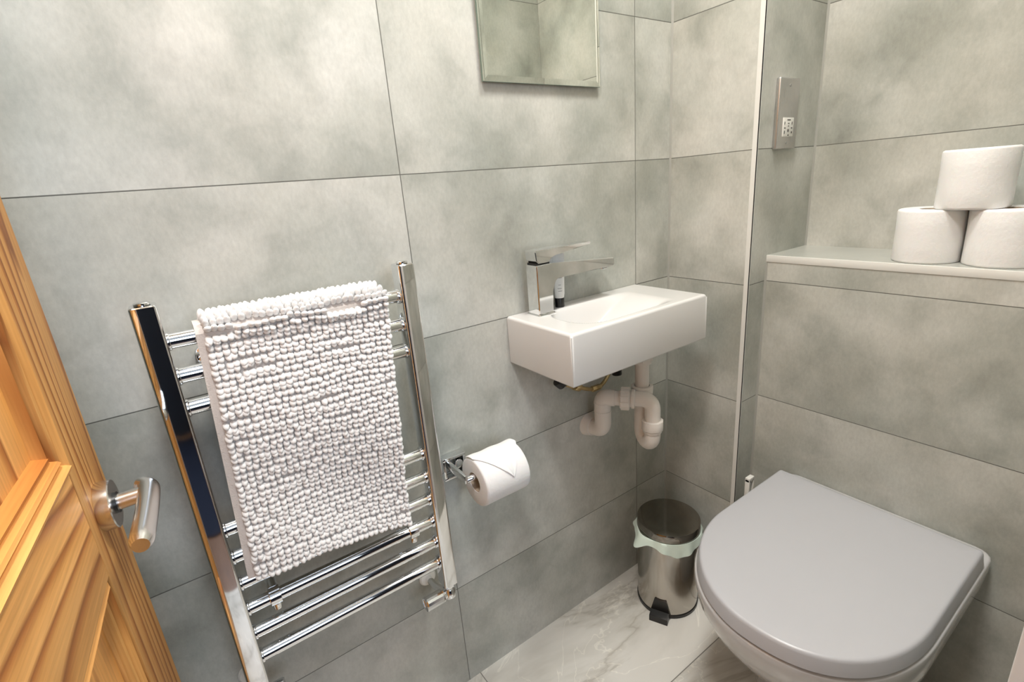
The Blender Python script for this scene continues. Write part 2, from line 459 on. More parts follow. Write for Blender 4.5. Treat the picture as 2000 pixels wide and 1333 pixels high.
bead('trim_7', XU, YW, 0.938, H, -1, -1, 0.004)
bead('trim_8', XB, YW, 0.0, 0.9225, -1, -1, 0.004)

# tiled window-sill like shelf over the boxed cistern
M['shelf_top'] = simple('pale_shelf_tile', (0.46, 0.465, 0.43), 0.22, noise=0.12, nscale=9)
struct('trim_9', newbox(XB + 0.004, XU, YF, YW, 0.9225, 0.938), M['shelf_top'], smooth=False)

# ------------------------------------------------------------------ ceiling lamp, and the added fill lamp
for (lx, ly), lab in ((LAMP, 'round flush ceiling lamp near the open door'), (LAMP_FILL, 'added round flush fill lamp above the toilet side of the room')):
    t = thing('ceiling_lamp', lab, 'lamp', (lx, ly, H))
    bm = bmesh.new(); lathe(bm, (lx, ly, H), [(0.15, 0), (0.155, -0.01), (0.15, -0.03), (0.135, -0.035), (0.13, -0.03)], 48, cap1=True); obj('rim', bm, M['gloss_white'], t)
    bm = bmesh.new(); lathe(bm, (lx, ly, H), [(0.13, -0.032), (0.12, -0.05), (0.08, -0.062), (0.0, -0.066)], 48, cap0=True, cap1=False); obj('diffuser', bm, M['lamp_glass'], t)

# ------------------------------------------------------------------ pine door
TH = radians(3.5)
P0 = Vector((-1.21, -0.12, 0.0))
def dw(u, z, n=0.0):
    return P0 + Vector((sin(TH), cos(TH), 0)) * u + Vector((cos(TH), -sin(TH), 0)) * n + Vector((0, 0, z))
door = bpy.data.objects.new('door_1', None); COL.objects.link(door)
door.location = P0; door.rotation_euler = (0, 0, -TH); door['kind'] = 'structure'; ROOT['door_1'] = P0
# local: x = out of the face, y = along the leaf towards the closing edge, z up
U0, U1 = -0.700, -0.045          # hinge edge, closing edge
ZT = 1.985
SW = 0.105
def dpart(name, bm, m, parent=None, **k): return obj(name, bm, m, parent or door, local=True, **k)
dpart('stile', newbox(-0.035, 0, U1 - SW, U1, 0.012, ZT, bev=0.0015), M['pine_stile'])
dpart('stile', newbox(-0.035, 0, U0, U0 + SW, 0.012, ZT, bev=0.0015), M['pine_stile'])
ya, yb = U0 + SW, U1 - SW
RZ0, RZ1 = 0.800, 0.921
for z0, z1 in ((0.012, 0.20), (RZ0, RZ1), (ZT - 0.10, ZT)):
    dpart('rail', newbox(-0.034, -0.0003, ya, yb, z0, z1, bev=0.001), M['pine_rail'])
ym = (ya + yb) / 2
# bead profile: (distance in from the frame, height out of the panel plane)
PROF = [(0.0, -0.001), (0.003, 0.004), (0.008, 0.006), (0.011, 0.003), (0.0125, -0.001), (0.017, 0.0025), (0.020, 0.001), (0.022, -0.004), (0.027, -0.002), (0.029, -0.008), (0.031, -0.012)]
def bead_strip(y0, z0, y1, z1, inward, mit=0.0):
    """moulding from (y0,z0) to (y1,z1); inward = (dy,dz) pointing into the panel; mitred both ends"""
    bm = bmesh.new(); d = Vector((0, y1 - y0, z1 - z0)).normalized(); iw = Vector((0, *inward))
    rA = [Vector((h - mit, y0, z0)) + iw * s + d * s for s, h in PROF] + [Vector((-0.020, y0, z0)) + iw * 0.031 + d * 0.031, Vector((-0.020, y0, z0))]
    rB = [Vector((h - mit, y1, z1)) + iw * s - d * s for s, h in PROF] + [Vector((-0.020, y1, z1)) + iw * 0.031 - d * 0.031, Vector((-0.020, y1, z1))]
    ring_loft(bm, [rA, rB]); return bm
for z0, z1 in ((0.20, RZ0), (RZ1, ZT - 0.10)):
    dpart('panel', newbox(-0.024, -0.012, ya - 0.004, yb + 0.004, z0 - 0.004, z1 + 0.004), M['pine_panel'], smooth=False)
    dpart('moulding', bead_strip(ya, z0, yb, z0, (0, 1)), M['pine_bead_h'], ang=25)
    dpart('moulding', bead_strip(ya, z1, yb, z1, (0, -1), 0.0065), M['pine_bead_h'], ang=25)
    dpart('moulding', bead_strip(ya, z0, ya, z1, (1, 0), 0.0065), M['pine_bead_v'], ang=25)
    dpart('moulding', bead_strip(yb, z0, yb, z1, (-1, 0), 0.0065 if z0 < 0.5 else 0.001), M['pine_bead_v'], ang=25)
# lever handle: rose, neck and lever
HU, HZ = -0.101, 0.853
dh = bpy.data.objects.new('handle', None); COL.objects.link(dh); dh.parent = door; dh.empty_display_size = 0.02
dh['label'] = 'satin steel lever handle'
bm = bmesh.new(); lathe(bm, (0, HU, HZ), [(0.026, 0.0), (0.0265, 0.001), (0.0265, 0.0125), (0.0255, 0.0135), (0.011, 0.0135)], 56, (1, 0, 0)); obj('rose', bm, M['steel_handle'], dh, local=True)
bm = bmesh.new()
cyl(bm, (0.0130, HU, HZ), (0.0160, HU, HZ), 0.0115, n=32)
obj('collar', bm, M['black'], dh, local=True)
bm = bmesh.new()
tube(bm, [(0.0125, HU, HZ), (0.044, HU, HZ + 0.001)], 0.0088, 28)
lev = smooth_path([(0.034, HU + 0.018, HZ + 0.004), (0.039, HU + 0.013, HZ + 0.004), (0.0435, HU + 0.003, HZ + 0.003), (0.0445, HU - 0.02, HZ + 0.002), (0.0445, HU - 0.06, HZ + 0.001), (0.044, HU - 0.108, HZ + 0.001)], 8)
nr = len(lev)
rad = [0.0085 + 0.0020 * min(1, i / 16) for i in range(nr)]
rad[0] = 0.005; rad[1] = 0.0072; rad[-1] = 0.0072; rad[-2] = 0.0098
tube(bm, lev, rad, 28)
obj('lever', bm, M['steel_handle'], dh, local=True, ang=50)

# ------------------------------------------------------------------ heated towel rail
tr = thing('towel_rail', 'chrome ladder towel rail with square posts on the tiled wall', 'radiator', (-0.958, -0.08, 0.385))
PL, PR = (-1.150, -1.1205), (-0.7985, -0.770)
PZ0, PZ1 = 0.392, 1.037
for a, b in (PL, PR):
    bm = bmesh.new()
    prof = []
    yf, yb_ = -0.1005, -0.0655
    # D-like section: flat front, softly rounded flanks
    for (cx, cy, a0, r) in ((b - 0.004, yf + 0.004, -90, 0.004), (b - 0.007, yb_ - 0.007, 0, 0.007), (a + 0.007, yb_ - 0.007, 90, 0.007), (a + 0.004, yf + 0.004, 180, 0.004)):
        for k in range(6):
            an = radians(a0 + 90 * k / 5); prof.append((cx + r * cos(an), cy + r * sin(an)))
    cxm, cym = (a + b) / 2, (yf + yb_) / 2
    rings = []
    for z, s in ((PZ0, 0.93), (PZ0 + 0.0015, 1), (PZ1 - 0.0015, 1), (PZ1, 0.93)):
        rings.append([Vector((cxm + (x - cxm) * s, cym + (y - cym) * s, z)) for x, y in prof])
    ring_loft(bm, rings)
    post = obj('post', bm, M['chrome'], tr)
    bm = bmesh.new(); lathe(bm, (cxm, cym, PZ1), [(0.0085, 0), (0.0095, 0.0005), (0.0095, 0.003), (0.008, 0.0042), (0.0, 0.0045)], 32, cap1=False)
    obj('vent_plug', bm, M['chrome'], post)
BZ = [0.9845, 0.9355, 0.8885, 0.689, 0.640, 0.591, 0.542, 0.4935, 0.4445]
for z in BZ:
    bm = bmesh.new(); cyl(bm, (PL[1] - 0.002, -0.079, z), (PR[0] + 0.002, -0.079, z), 0.0108, n=32)
    bar = obj('bar', bm, M['chrome'], tr)
    for x0, x1 in ((PL[1] - 0.001, PL[1] + 0.003), (PR[0] - 0.003, PR[0] + 0.001)):
        bm = bmesh.new(); cyl(bm, (x0, -0.079, z), (x1, -0.079, z), 0.0126, n=32, bev=0.0008)
        obj('collar', bm, M['chrome'], bar)
for x, zc in ((-1.080, 0.542), (-0.838, 0.542), (-1.080, 0.9355), (-0.838, 0.9355)):
    bm = bmesh.new()
    cyl(bm, (x, -0.079, zc + 0.004), (x, 0.0, zc + 0.004), 0.0085, n=24)
    cyl(bm, (x, -0.010, zc + 0.004), (x, 0.0, zc + 0.004), 0.016, n=24, bev=0.001)
    lathe(bm, (x - 0.009, -0.079, zc), [(0.0115, 0), (0.0145, 0.001), (0.0145, 0.017), (0.0115, 0.018)], 32, (1, 0, 0))
    cyl(bm, (x, -0.079, zc - 0.024), (x, -0.079, zc - 0.008), 0.0075, n=20, bev=0.001)
    obj('bracket', bm, M['chrome'], tr)

def valve(pfx, xp, sgn, headlen, label):
    yv = -0.083; zt = PZ0; ze = 0.366
    v = thing('radiator_valve', label, 'valve', (xp, yv, ze))
    bm = bmesh.new()
    cyl(bm, (xp, yv, ze + 0.004), (xp, yv, zt + 0.001), 0.0085, n=24)
    cyl(bm, (xp, yv, zt - 0.010), (xp, yv, zt - 0.001), 0.0125, n=6, bev=0.0008)
    lathe(bm, (xp, yv, ze - 0.013), [(0.0, 0), (0.009, 0.001), (0.0125, 0.005), (0.0125, 0.020), (0.010, 0.024)], 28, cap0=False)
    tube(bm, corner_path([(xp, yv, ze), (xp + sgn * 0.018, yv, ze)], 0.005), 0.0095, 24)
    obj('body', bm, M['chrome'], v)
    bm = bmesh.new()
    a = xp + sgn * 0.014; b = a + sgn * headlen
    lathe(bm, (a, yv, ze), [(0.010, 0), (0.0135, 0.001), (0.0145, 0.004), (0.0145, headlen - 0.003), (0.013, headlen), (0.0125, headlen - 0.002), (0.0, headlen - 0.002)], 18, (sgn, 0, 0), cap1=False)
    obj('valve_head', bm, M['chrome_soft'], v, ang=12)
    bm = bmesh.new()
    zc = 0.352
    tube(bm, corner_path([(xp - 0.012, -0.001, zc), (xp - 0.012, -0.04, zc + 0.002), (xp - 0.003, yv + 0.008, ze)], 0.012), 0.0072, 20)
    obj('tail_pipe', bm, M['chrome'], v)
    bm = bmesh.new()
    lathe(bm, (xp - 0.012, 0.0, zc), [(0.019, 0), (0.019, 0.003), (0.016, 0.006), (0.009, 0.0065)], 32, (0, -1, 0))
    obj('pipe_collar', bm, M['white_plastic'], v, label='white plastic pipe collar')
valve('r', -0.784, -1, 0.040, 'chrome radiator valve under the right post of the towel rail')
valve('l', -1.135, 1, 0.022, 'chrome radiator valve under the left post of the towel rail')

# ------------------------------------------------------------------ bath mat over the rail
def mat_profile():
    """centre line (y,z) of the mat from the front hem over the top bar and down behind, with length"""
    pts = []
    for i in range(60):
        t = i / 59; z = 0.597 + t * (0.9845 - 0.597)
        pts.append((-0.1035 + 0.0032 * sin(t * 7.5) - 0.004 * (1 - t) , z))
    for i in range(1, 20):
        a = pi * i / 20
        pts.append((-0.079 - 0.0235 * cos(a), 0.9845 + 0.0170 * sin(a)))
    for i in range(40):
        t = i / 39; pts.append((-0.0555 + 0.002 * sin(t * 6), 0.9845 - t * 0.30))
    return pts
MP = mat_profile()
ML = [0.0]
for i in range(1, len(MP)): ML.append(ML[-1] + math.hypot(MP[i][0] - MP[i - 1][0], MP[i][1] - MP[i - 1][1]))
def mat_at(s):
    s = max(0, min(ML[-1] - 1e-6, s))
    lo = 0
    for i in range(len(ML) - 1):
        if ML[i + 1] >= s: lo = i; break
    f = (s - ML[lo]) / (ML[lo + 1] - ML[lo])
    a, b = MP[lo], MP[lo + 1]
    y = a[0] + (b[0] - a[0]) * f; z = a[1] + (b[1] - a[1]) * f
    ty, tz = b[0] - a[0], b[1] - a[1]; l = math.hypot(ty, tz)
    return y, z, ty / l, tz / l
def mat_pt(s, v):
    """s = length along, v = 0..1 across; returns point, outward normal, tangent"""
    y, z, ty, tz = mat_at(s)
    k = min(1, s / 0.40)
    xl = -1.1085 + 0.020 * k
    xr = -0.846 + 0.020 * min(1, k * 1.02) - 0.004 * sin(pi * k)
    if s > 0.40: xr -= 0.018 * min(1, (s - 0.40) / 0.03)
    x = xl + (xr - xl) * v
    if s < 0.42:
        w_ = 1 - s / 0.42
        z += w_ * (0.020 * (1 - v) ** 1.3 + 0.006 * sin(v * pi * 1.2) - 0.010 * v)
        y -= 0.006 * w_ * sin(v * 5.2 + 0.8) + 0.004 * sin(s * 22 + v * 4) * w_
    n = Vector((0, -tz, ty))
    return Vector((x, y, z)), n, Vector((0, ty, tz))
bath = thing('bath_mat', 'white chenille bath mat hung folded over the towel rail', 'bath mat', (-0.965, -0.08, 0.60))
bm = bmesh.new()
NS, NV = 90, 30
def mat_grid(off):
    g = []
    for i in range(NS + 1):
        row = []
        for j in range(NV + 1):
            p, n, t_ = mat_pt(ML[-1] * i / NS, j / NV)
            row.append(bm.verts.new(p + n * off))
        g.append(row)
    return g
g1 = mat_grid(0.0); g2 = mat_grid(0.004)
for g in (g1, g2):
    for i in range(NS):
        for j in range(NV): bm.faces.new((g[i][j], g[i][j + 1], g[i + 1][j + 1], g[i + 1][j]))
for i in range(NS):
    bm.faces.new((g1[i][0], g1[i + 1][0], g2[i + 1][0], g2[i][0])); bm.faces.new((g1[i][NV], g2[i][NV], g2[i + 1][NV], g1[i + 1][NV]))
for j in range(NV):
    bm.faces.new((g1[0][j], g2[0][j], g2[0][j + 1], g1[0][j + 1])); bm.faces.new((g1[NS][j], g1[NS][j + 1], g2[NS][j + 1], g2[NS][j]))
obj('backing', bm, M['backing'], bath)
# pile: soft finger-like tufts in rows (nobody could count them)
tb = bmesh.new(); bmesh.ops.create_icosphere(tb, subdivisions=2, radius=1.0)
tv = [v.co.copy() for v in tb.verts]; tf = [[v.index for v in f.verts] for f in tb.faces]; tb.free()
V = []; Fc = []
rnd = random.Random(3)
org = ROOT[bath.name]
row = 0; s = 0.004
while s < ML[-1] - 0.004:
    ncol = 29
    wob = rnd.uniform(-0.0012, 0.0012)
    ph = rnd.uniform(0, 6)
    for c in range(ncol):
        v = 0.034 + (c + 0.5 + rnd.uniform(-0.13, 0.13)) / ncol * 0.966
        ss = s + wob + 0.0016 * sin(c * 0.45 + ph) + 0.0014 * sin(c * 0.17 + row * 0.3) + rnd.uniform(-0.0008, 0.0008)
        p, n, tg = mat_pt(ss, v)
        fold = 1.0 if 0.385 < s < 0.455 else 0.0
        down = Vector((0, 0, -1))
        droop = 0.9 if s < 0.38 else (0.10 if fold else 0.4)
        d = (n + down * droop + Vector((rnd.uniform(-.12, .12), 0, rnd.uniform(-.10, .10)))).normalized()
        a, b = frame_of(d)
        sx = rnd.uniform(0.0044, 0.0053); sy = rnd.uniform(0.0040, 0.0046); ln = rnd.uniform(0.0058, 0.0068) * (1.25 if fold else 1.0)
        if a.x == 0: a, b = b, a
        ctr = p + n * 0.004 + d * ln * 0.7
        base = len(V)
        for q in tv:
            k = 1.0 - 0.12 * q.z
            V.append(tuple(ctr + a * (q.x * sx * k) + b * (q.y * sy * k) + d * (q.z * ln) - org))
        for f in tf: Fc.append([base + i for i in f])
    s += 0.0064 if 0.370 < s < 0.440 else 0.0086; row += 1
me = bpy.data.meshes.new('pile'); me.from_pydata(V, [], Fc); me.shade_smooth(); me.materials.append(M['pile'])
pl = bpy.data.objects.new('pile', me); COL.objects.link(pl); pl.parent = bath; pl['kind'] = 'stuff'

# ------------------------------------------------------------------ wash basin
SX0, SX1, SY0, SY1, SZ0, SZ1 = -0.5335, -0.1275, -0.2055, -0.001, 0.7735, 0.8785
basin = thing('wash_basin', 'small rectangular white ceramic basin fixed to the tiled wall', 'sink', (-0.33, -0.001, SZ0))
def bowl_depth(x, y):
    # rounded-rectangle bowl, shallow towards the far (right) end
    cx, cy, hx, hy, r = -0.316, -0.113, 0.162, 0.0755, 0.062
    qx, qy = abs(x - cx) - (hx - r), abs(y - cy) - (hy - r)
    d = math.hypot(max(qx, 0), max(qy, 0)) + min(max(qx, qy), 0) - r     # <0 inside
    if d >= 0: return 0.0
    t = min(1, -d / 0.027); s_ = t * t * (3 - 2 * t)
    e = max(0, min(1, (x - (-0.41)) / 0.205)); e = e * e * (3 - 2 * e)
    dep = 0.080 * (1 - e)
    k = min(1, -d / 0.006)
    return dep * s_ * (0.55 + 0.45 * k)
bm = bmesh.new()
NX, NY = 150, 84
er = 0.006
def spaced(a, b, n, r):
    xs = [a, a + r * 0.08, a + r * 0.3, a + r * 0.62, a + r]
    m_ = n - 9
    xs += [a + r + (b - a - 2 * r) * i / m_ for i in range(1, m_)]
    xs += [b - r, b - r * 0.62, b - r * 0.3, b - r * 0.08, b]
    return xs
xs = spaced(SX0, SX1, NX, er); ys = spaced(SY0, SY1, NY, er)
grid = []
for x in xs:
    rw = []
    for y in ys:
        ex = max(0, er - min(x - SX0, SX1 - x)); ey = max(0, er - (y - SY0))
        e = min(er, math.hypot(ex, ey)); dz = er - sqrt(max(0, er * er - e * e))
        rw.append(bm.verts.new((x, y, SZ1 - dz - bowl_depth(x, y))))
    grid.append(rw)
for i in range(len(xs) - 1):
    for j in range(len(ys) - 1): bm.faces.new((grid[i][j], grid[i + 1][j], grid[i + 1][j + 1], grid[i][j + 1]))
loop = [(i, 0) for i in range(len(xs))] + [(len(xs) - 1, j) for j in range(1, len(ys))] + [(i, len(ys) - 1) for i in range(len(xs) - 2, -1, -1)] + [(0, j) for j in range(len(ys) - 2, 0, -1)]
prev = [grid[i][j] for i, j in loop]
cx_, cy_ = (SX0 + SX1) / 2, (SY0 + SY1) / 2
for z, ins in ((SZ0 + 0.004, 0.0), (SZ0 + 0.001, 0.0012), (SZ0, 0.004), (SZ0, 0.012), (SZ0 + 0.012, 0.015)):
    cur = []
    for (i, j) in loop:
        x, y = xs[i], ys[j]
        x = max(SX0 + ins, min(SX1 - ins, x)); y = max(SY0 + ins, min(SY1, y))
        cur.append(bm.verts.new((x, y, z)))
    for k in range(len(loop)):
        k2 = (k + 1) % len(loop); bm.faces.new((prev[k], prev[k2], cur[k2], cur[k]))
    prev = cur
bm.faces.new(prev)
bmesh.ops.remove_doubles(bm, verts=bm.verts, dist=1e-6)
obj('bowl', bm, M['ceramic'], basin, ang=60)

# tap
tap = thing('mixer_tap', 'square chrome mixer tap standing on the white basin', 'tap', (-0.470, -0.040, SZ1))
X0, X1, Y0, Y1 = -0.4905, -0.4505, -0.060, -0.022
bm = bmesh.new(); box(bm, X0 - 0.003, X1 + 0.003, Y0 - 0.003, Y1 + 0.003, SZ1 - 0.001, SZ1 + 0.0035, 0.001); obj('base_plate', bm, M['chrome'], tap)
bm = bmesh.new()      # body with cast spout: side outline extruded across
side = [(X0, SZ1 + 0.0035), (X1, SZ1 + 0.0035), (X1, 0.928)]
side += [(X1 + 0.018 * (1 - cos(radians(a))), 0.928 + 0.026 * sin(radians(a))) for a in range(15, 91, 15)]
side += [(-0.272, 0.9515), (-0.2665, 0.956), (-0.2665, 0.968), (-0.270, 0.9715), (X1 + 0.002, 0.985), (X0, 0.985)]
def extrude_xz(bm, poly, y0, y1, bev=0.0015, seg=2):
    a = [bm.verts.new((x, y0, z)) for x, z in poly]; b = [bm.verts.new((x, y1, z)) for x, z in poly]
    f0 = bm.faces.new(a); f1 = bm.faces.new(list(reversed(b)))
    n = len(poly)
    for i in range(n): bm.faces.new((a[i], b[i], b[(i + 1) % n], a[(i + 1) % n]))
    if bev: bmesh.ops.bevel(bm, geom=list(f0.edges) + list(f1.edges), offset=bev, segments=seg, affect='EDGES')
extrude_xz(bm, side, Y0, Y1, 0.0022, 3)
obj('body', bm, M['chrome'], tap)
bm = bmesh.new()
box(bm, X0 + 0.003, X1 - 0.004, Y0 + 0.003, Y1 - 0.003, 0.984, 0.989)
obj('cartridge_collar', bm, M['black'], tap, smooth=False)
bm = bmesh.new()
lv = [(X0 - 0.001, 1.0125), (X0 + 0.001, 0.994), (X0 + 0.007, 0.9885), (X1 - 0.006, 0.9885), (X1 - 0.004, 0.992), (X1 + 0.000, 0.998), (X1 + 0.010, 1.0015), (-0.339, 1.0105), (-0.337, 1.0135), (-0.3395, 1.0155), (X0 + 0.002, 1.0145)]
extrude_xz(bm, lv, Y0 + 0.001, Y1 - 0.001, 0.0015, 2)
obj('lever', bm, M['chrome'], tap)
bm = bmesh.new(); lathe(bm, (-0.287, -0.041, 0.9535), [(0.0105, 0), (0.0105, -0.0055), (0.0095, -0.0065), (0.008, -0.004), (0.0, -0.004)], 24, cap1=False); obj('aerator', bm, M['chrome_soft'], tap)

# toiletry tubes
def toiletry(cx, cy, rot, label, name='toiletry_tube'):
    t = thing(name, label, 'toiletries', (cx, cy, SZ1), group=None)
    bm = bmesh.new(); lathe(bm, (cx, cy, SZ1), [(0.0098, 0), (0.0105, 0.0008), (0.0105, 0.0195), (0.0098, 0.021)], 32); obj('cap', bm, M['black'], t, label='black screw cap')
    bm = bmesh.new(); rings = []; H_ = 0.096
    ca, sa = cos(rot), sin(rot)
    for i in range(13):
        f = i / 12; z = SZ1 + 0.021 + f * H_
        hx = 0.0115 + 0.0035 * f; hy = 0.0115 * (1 - f) ** 0.8 + 0.0008
        if i == 0: hx = hy = 0.0105
        rings.append([Vector((cx + hx * cos(2 * pi * k / 32) * ca - hy * sin(2 * pi * k / 32) * sa, cy + hx * cos(2 * pi * k / 32) * sa + hy * sin(2 * pi * k / 32) * ca, z)) for k in range(32)])
    ring_loft(bm, rings); tb_ = obj('tube_body', bm, M['tube'], t, ang=60)
    bm = bmesh.new()      # faint lines of small print
    for f, w0, w1 in ((0.16, -.004, .005), (0.22, -.005, .004), (0.30, -.003, .003), (0.46, -.006, .006), (0.50, -.004, .005), (0.74, -.005, .005)):
        hy = 0.0115 * (1 - f) ** 0.8 + 0.0011; hx = 0.0115 + 0.0035 * f; z = SZ1 + 0.021 + f * H_
        top_, bot = [], []
        for k in range(7):
            xx = w0 + (w1 - w0) * k / 6; yy = -hy * sqrt(1 - (xx / hx) ** 2)
            for lst, dz in ((top_, 0.0011), (bot, 0.0)): lst.append(bm.verts.new((cx + xx * ca - yy * sa, cy + xx * sa + yy * ca, z + dz)))
        for k in range(6): bm.faces.new((bot[k], bot[k + 1], top_[k + 1], top_[k]))
    obj('small_print', bm, M['print'], tb_)
    return t
toiletry(-0.405, -0.024, radians(-28), 'small white toiletry tube with black cap, fully seen right of the tap')
toiletry(-0.432, -0.018, radians(-20), 'small white toiletry tube with black cap, half hidden behind the tap')

# waste pipes and trap under the basin
trap = thing('waste_trap', 'white plastic waste trap and pipes hanging under the basin', 'pipe', (-0.25, -0.09, 0.50))
TX, TY = -0.226, -0.104
bm = bmesh.new(); cyl(bm, (TX, TY, SZ0 + 0.011), (TX, TY, 0.745), 0.024, n=32); obj('basin_waste', bm, M['black'], trap)
bm = bmesh.new()
cyl(bm, (TX, TY, 0.722), (TX, TY, 0.752), 0.0255, n=8, bev=0.0015); cyl(bm, (TX, TY, 0.716), (TX, TY, 0.724), 0.0225, n=32)
obj('nut', bm, M['pipe'], trap)
bm = bmesh.new(); cyl(bm, (TX, TY, 0.650), (TX, TY, 0.722), 0.0165, n=32); obj('tail_piece', bm, M['pipe'], trap)
bm = bmesh.new(); lathe(bm, (TX, TY, 0.600), [(0.0205, 0), (0.0215, 0.01), (0.0255, 0.040), (0.0262, 0.056), (0.0245, 0.058), (0.018, 0.058), (0.018, 0.05)], 40); obj('socket', bm, M['pipe'], trap)
FX, FY = -0.238, -0.146
ub = 0.543
bm = bmesh.new()
up = [Vector((TX, TY, 0.610))]
for i in range(13):
    a = pi * i / 12; m_ = (Vector((TX, TY, 0)) + Vector((FX, FY, 0))) / 2; h_ = (Vector((TX, TY, 0)) - Vector((FX, FY, 0))) / 2
    up.append(Vector((m_.x + h_.x * cos(a), m_.y + h_.y * cos(a), ub - 0.026 * sin(a))))
up.append(Vector((FX, FY, 0.566)))
tube(bm, up, 0.0192, 28); obj('u_bend', bm, M['pipe'], trap)
bm = bmesh.new()
cyl(bm, (FX, FY, 0.560), (FX, FY, 0.584), 0.0258, n=10, bev=0.0015); cyl(bm, (FX, FY, 0.554), (FX, FY, 0.561), 0.0222, n=32)
obj('nut', bm, M['pipe'], trap)
WX, WY = -0.309, -0.052
bm = bmesh.new()
tube(bm, corner_path([(FX, FY, 0.575), (FX, FY, 0.636), (WX + 0.042, WY - 0.050, 0.636)], 0.026, 10), 0.0185, 28)
obj('swivel_elbow', bm, M['pipe'], trap)
dirn = (Vector((WX, WY, 0.636)) - Vector((FX, FY, 0.636))).normalized()
def along(t_): return Vector((FX, FY, 0.636)) + dirn * t_
bm = bmesh.new()
lathe(bm, along(0.040), [(0.0195, 0), (0.0235, 0.002), (0.0235, 0.008), (0.0205, 0.009), (0.0205, 0.012), (0.0265, 0.013), (0.0270, 0.032), (0.0240, 0.035), (0.0180, 0.035)], 10 * 4, dirn)
obj('nut', bm, M['pipe'], trap)
bm = bmesh.new()
for k in range(12):
    a, b = frame_of(dirn); an = 2 * pi * k / 12
    c0 = along(0.054) + (a * cos(an) + b * sin(an)) * 0.0268; c1 = along(0.073) + (a * cos(an) + b * sin(an)) * 0.0268
    cyl(bm, c0, c1, 0.0016, n=8)
obj('grip_ribs', bm, M['pipe'], trap)
bm = bmesh.new()
wl = (Vector((FX, FY, 0)) - Vector((WX, WY, 0))).length
tube(bm, [along(0.06), along(wl - 0.022)], 0.0180, 28); obj('outlet_pipe', bm, M['pipe'], trap)
bm = bmesh.new()
tube(bm, corner_path([along(wl - 0.030), along(wl), (WX, WY, 0.545), (WX, 0.0, 0.545)], [0.014, 0.028], 10), 0.0205, 28)
for z in (0.600, 0.622):
    cyl(bm, (WX, WY, z - 0.002), (WX, WY, z + 0.002), 0.0212, n=28)
obj('wall_elbow', bm, M['pipe'], trap)
bm = bmesh.new(); lathe(bm, (WX, 0.0, 0.545), [(0.031, 0), (0.030, 0.003), (0.026, 0.014), (0.0245, 0.020), (0.0205, 0.020)], 36, (0, -1, 0)); obj('wall_collar', bm, M['pipe'], trap)

# water feed
feed = thing('water_feed', 'brass pipe with black valve knobs under the left half of the basin', 'pipe', (-0.35, -0.03, 0.64))
bm = bmesh.new()
tube(bm, smooth_path([(-0.428, -0.040, 0.706), (-0.412, -0.040, 0.701), (-0.385, -0.040, 0.686), (-0.352, -0.040, 0.668), (-0.318, -0.037, 0.657), (-0.286, -0.034, 0.662), (-0.262, -0.034, 0.690), (-0.254, -0.034, 0.730), (-0.254, -0.038, 0.784)], 8), 0.0048, 16)
obj('pipe', bm, M['brass'], feed)
bm = bmesh.new()
cyl(bm, (-0.412, -0.040, 0.701), (-0.392, -0.040, 0.690), 0.0095, n=6, bev=0.001)
cyl(bm, (-0.386, -0.040, 0.687), (-0.372, -0.040, 0.679), 0.0115, n=24, bev=0.001)
obj('fitting', bm, M['brass'], feed)
bm = bmesh.new(); cyl(bm, (-0.330, -0.038, 0.659), (-0.300, -0.036, 0.657), 0.0075, n=6, bev=0.001)
obj('fitting', bm, M['brass'], feed)
for p, q in (((-0.437, -0.040, 0.714), (-0.424, -0.042, 0.700)), ((-0.236, -0.030, 0.696), (-0.236, -0.032, 0.668))):
    bm = bmesh.new(); cyl(bm, p, q, 0.0125, n=20, bev=0.002)
    cyl(bm, p, (p[0], p[1], SZ0 + 0.010), 0.004, n=12)
    obj('knob', bm, M['black'], feed)

# ------------------------------------------------------------------ mirror
mir = thing('wall_mirror', 'frameless rectangular mirror on the tiled wall above the basin', 'mirror', (-0.4065, -0.002, 1.328))
MX0, MX1, MZ0, MZ1 = -0.5485, -0.2505, 1.3295, 1.93
bm = bmesh.new(); box(bm, MX0, MX1, -0.0110, -0.0060, MZ0, MZ1, 0.0); obj('glass', bm, M['glass_edge'], mir, smooth=False)
bm = bmesh.new()
e = 0.003
pts0 = [(MX0 + 0.0003, MZ0 + 0.0003), (MX1 - 0.0003, MZ0 + 0.0003), (MX1 - 0.0003, MZ1 - 0.0003), (MX0 + 0.0003, MZ1 - 0.0003)]
pts1 = [(MX0 + 0.011, MZ0 + 0.011), (MX1 - 0.011, MZ0 + 0.011), (MX1 - 0.011, MZ1 - 0.011), (MX0 + 0.011, MZ1 - 0.011)]
a = [bm.verts.new((x, -0.0111, z)) for x, z in pts0]; b = [bm.verts.new((x, -0.0117, z)) for x, z in pts1]
for i in range(4): bm.faces.new((a[i], a[(i + 1) % 4], b[(i + 1) % 4], b[i]))
bm.faces.new(b)
obj('silvering', bm, M['mirror'], mir, smooth=False)
bm = bmesh.new(); box(bm, MX0 + 0.03, MX1 - 0.03, -0.0060, -0.0005, MZ0 + 0.035, MZ1 - 0.03); obj('backing_board', bm, M['black'], mir, smooth=False)

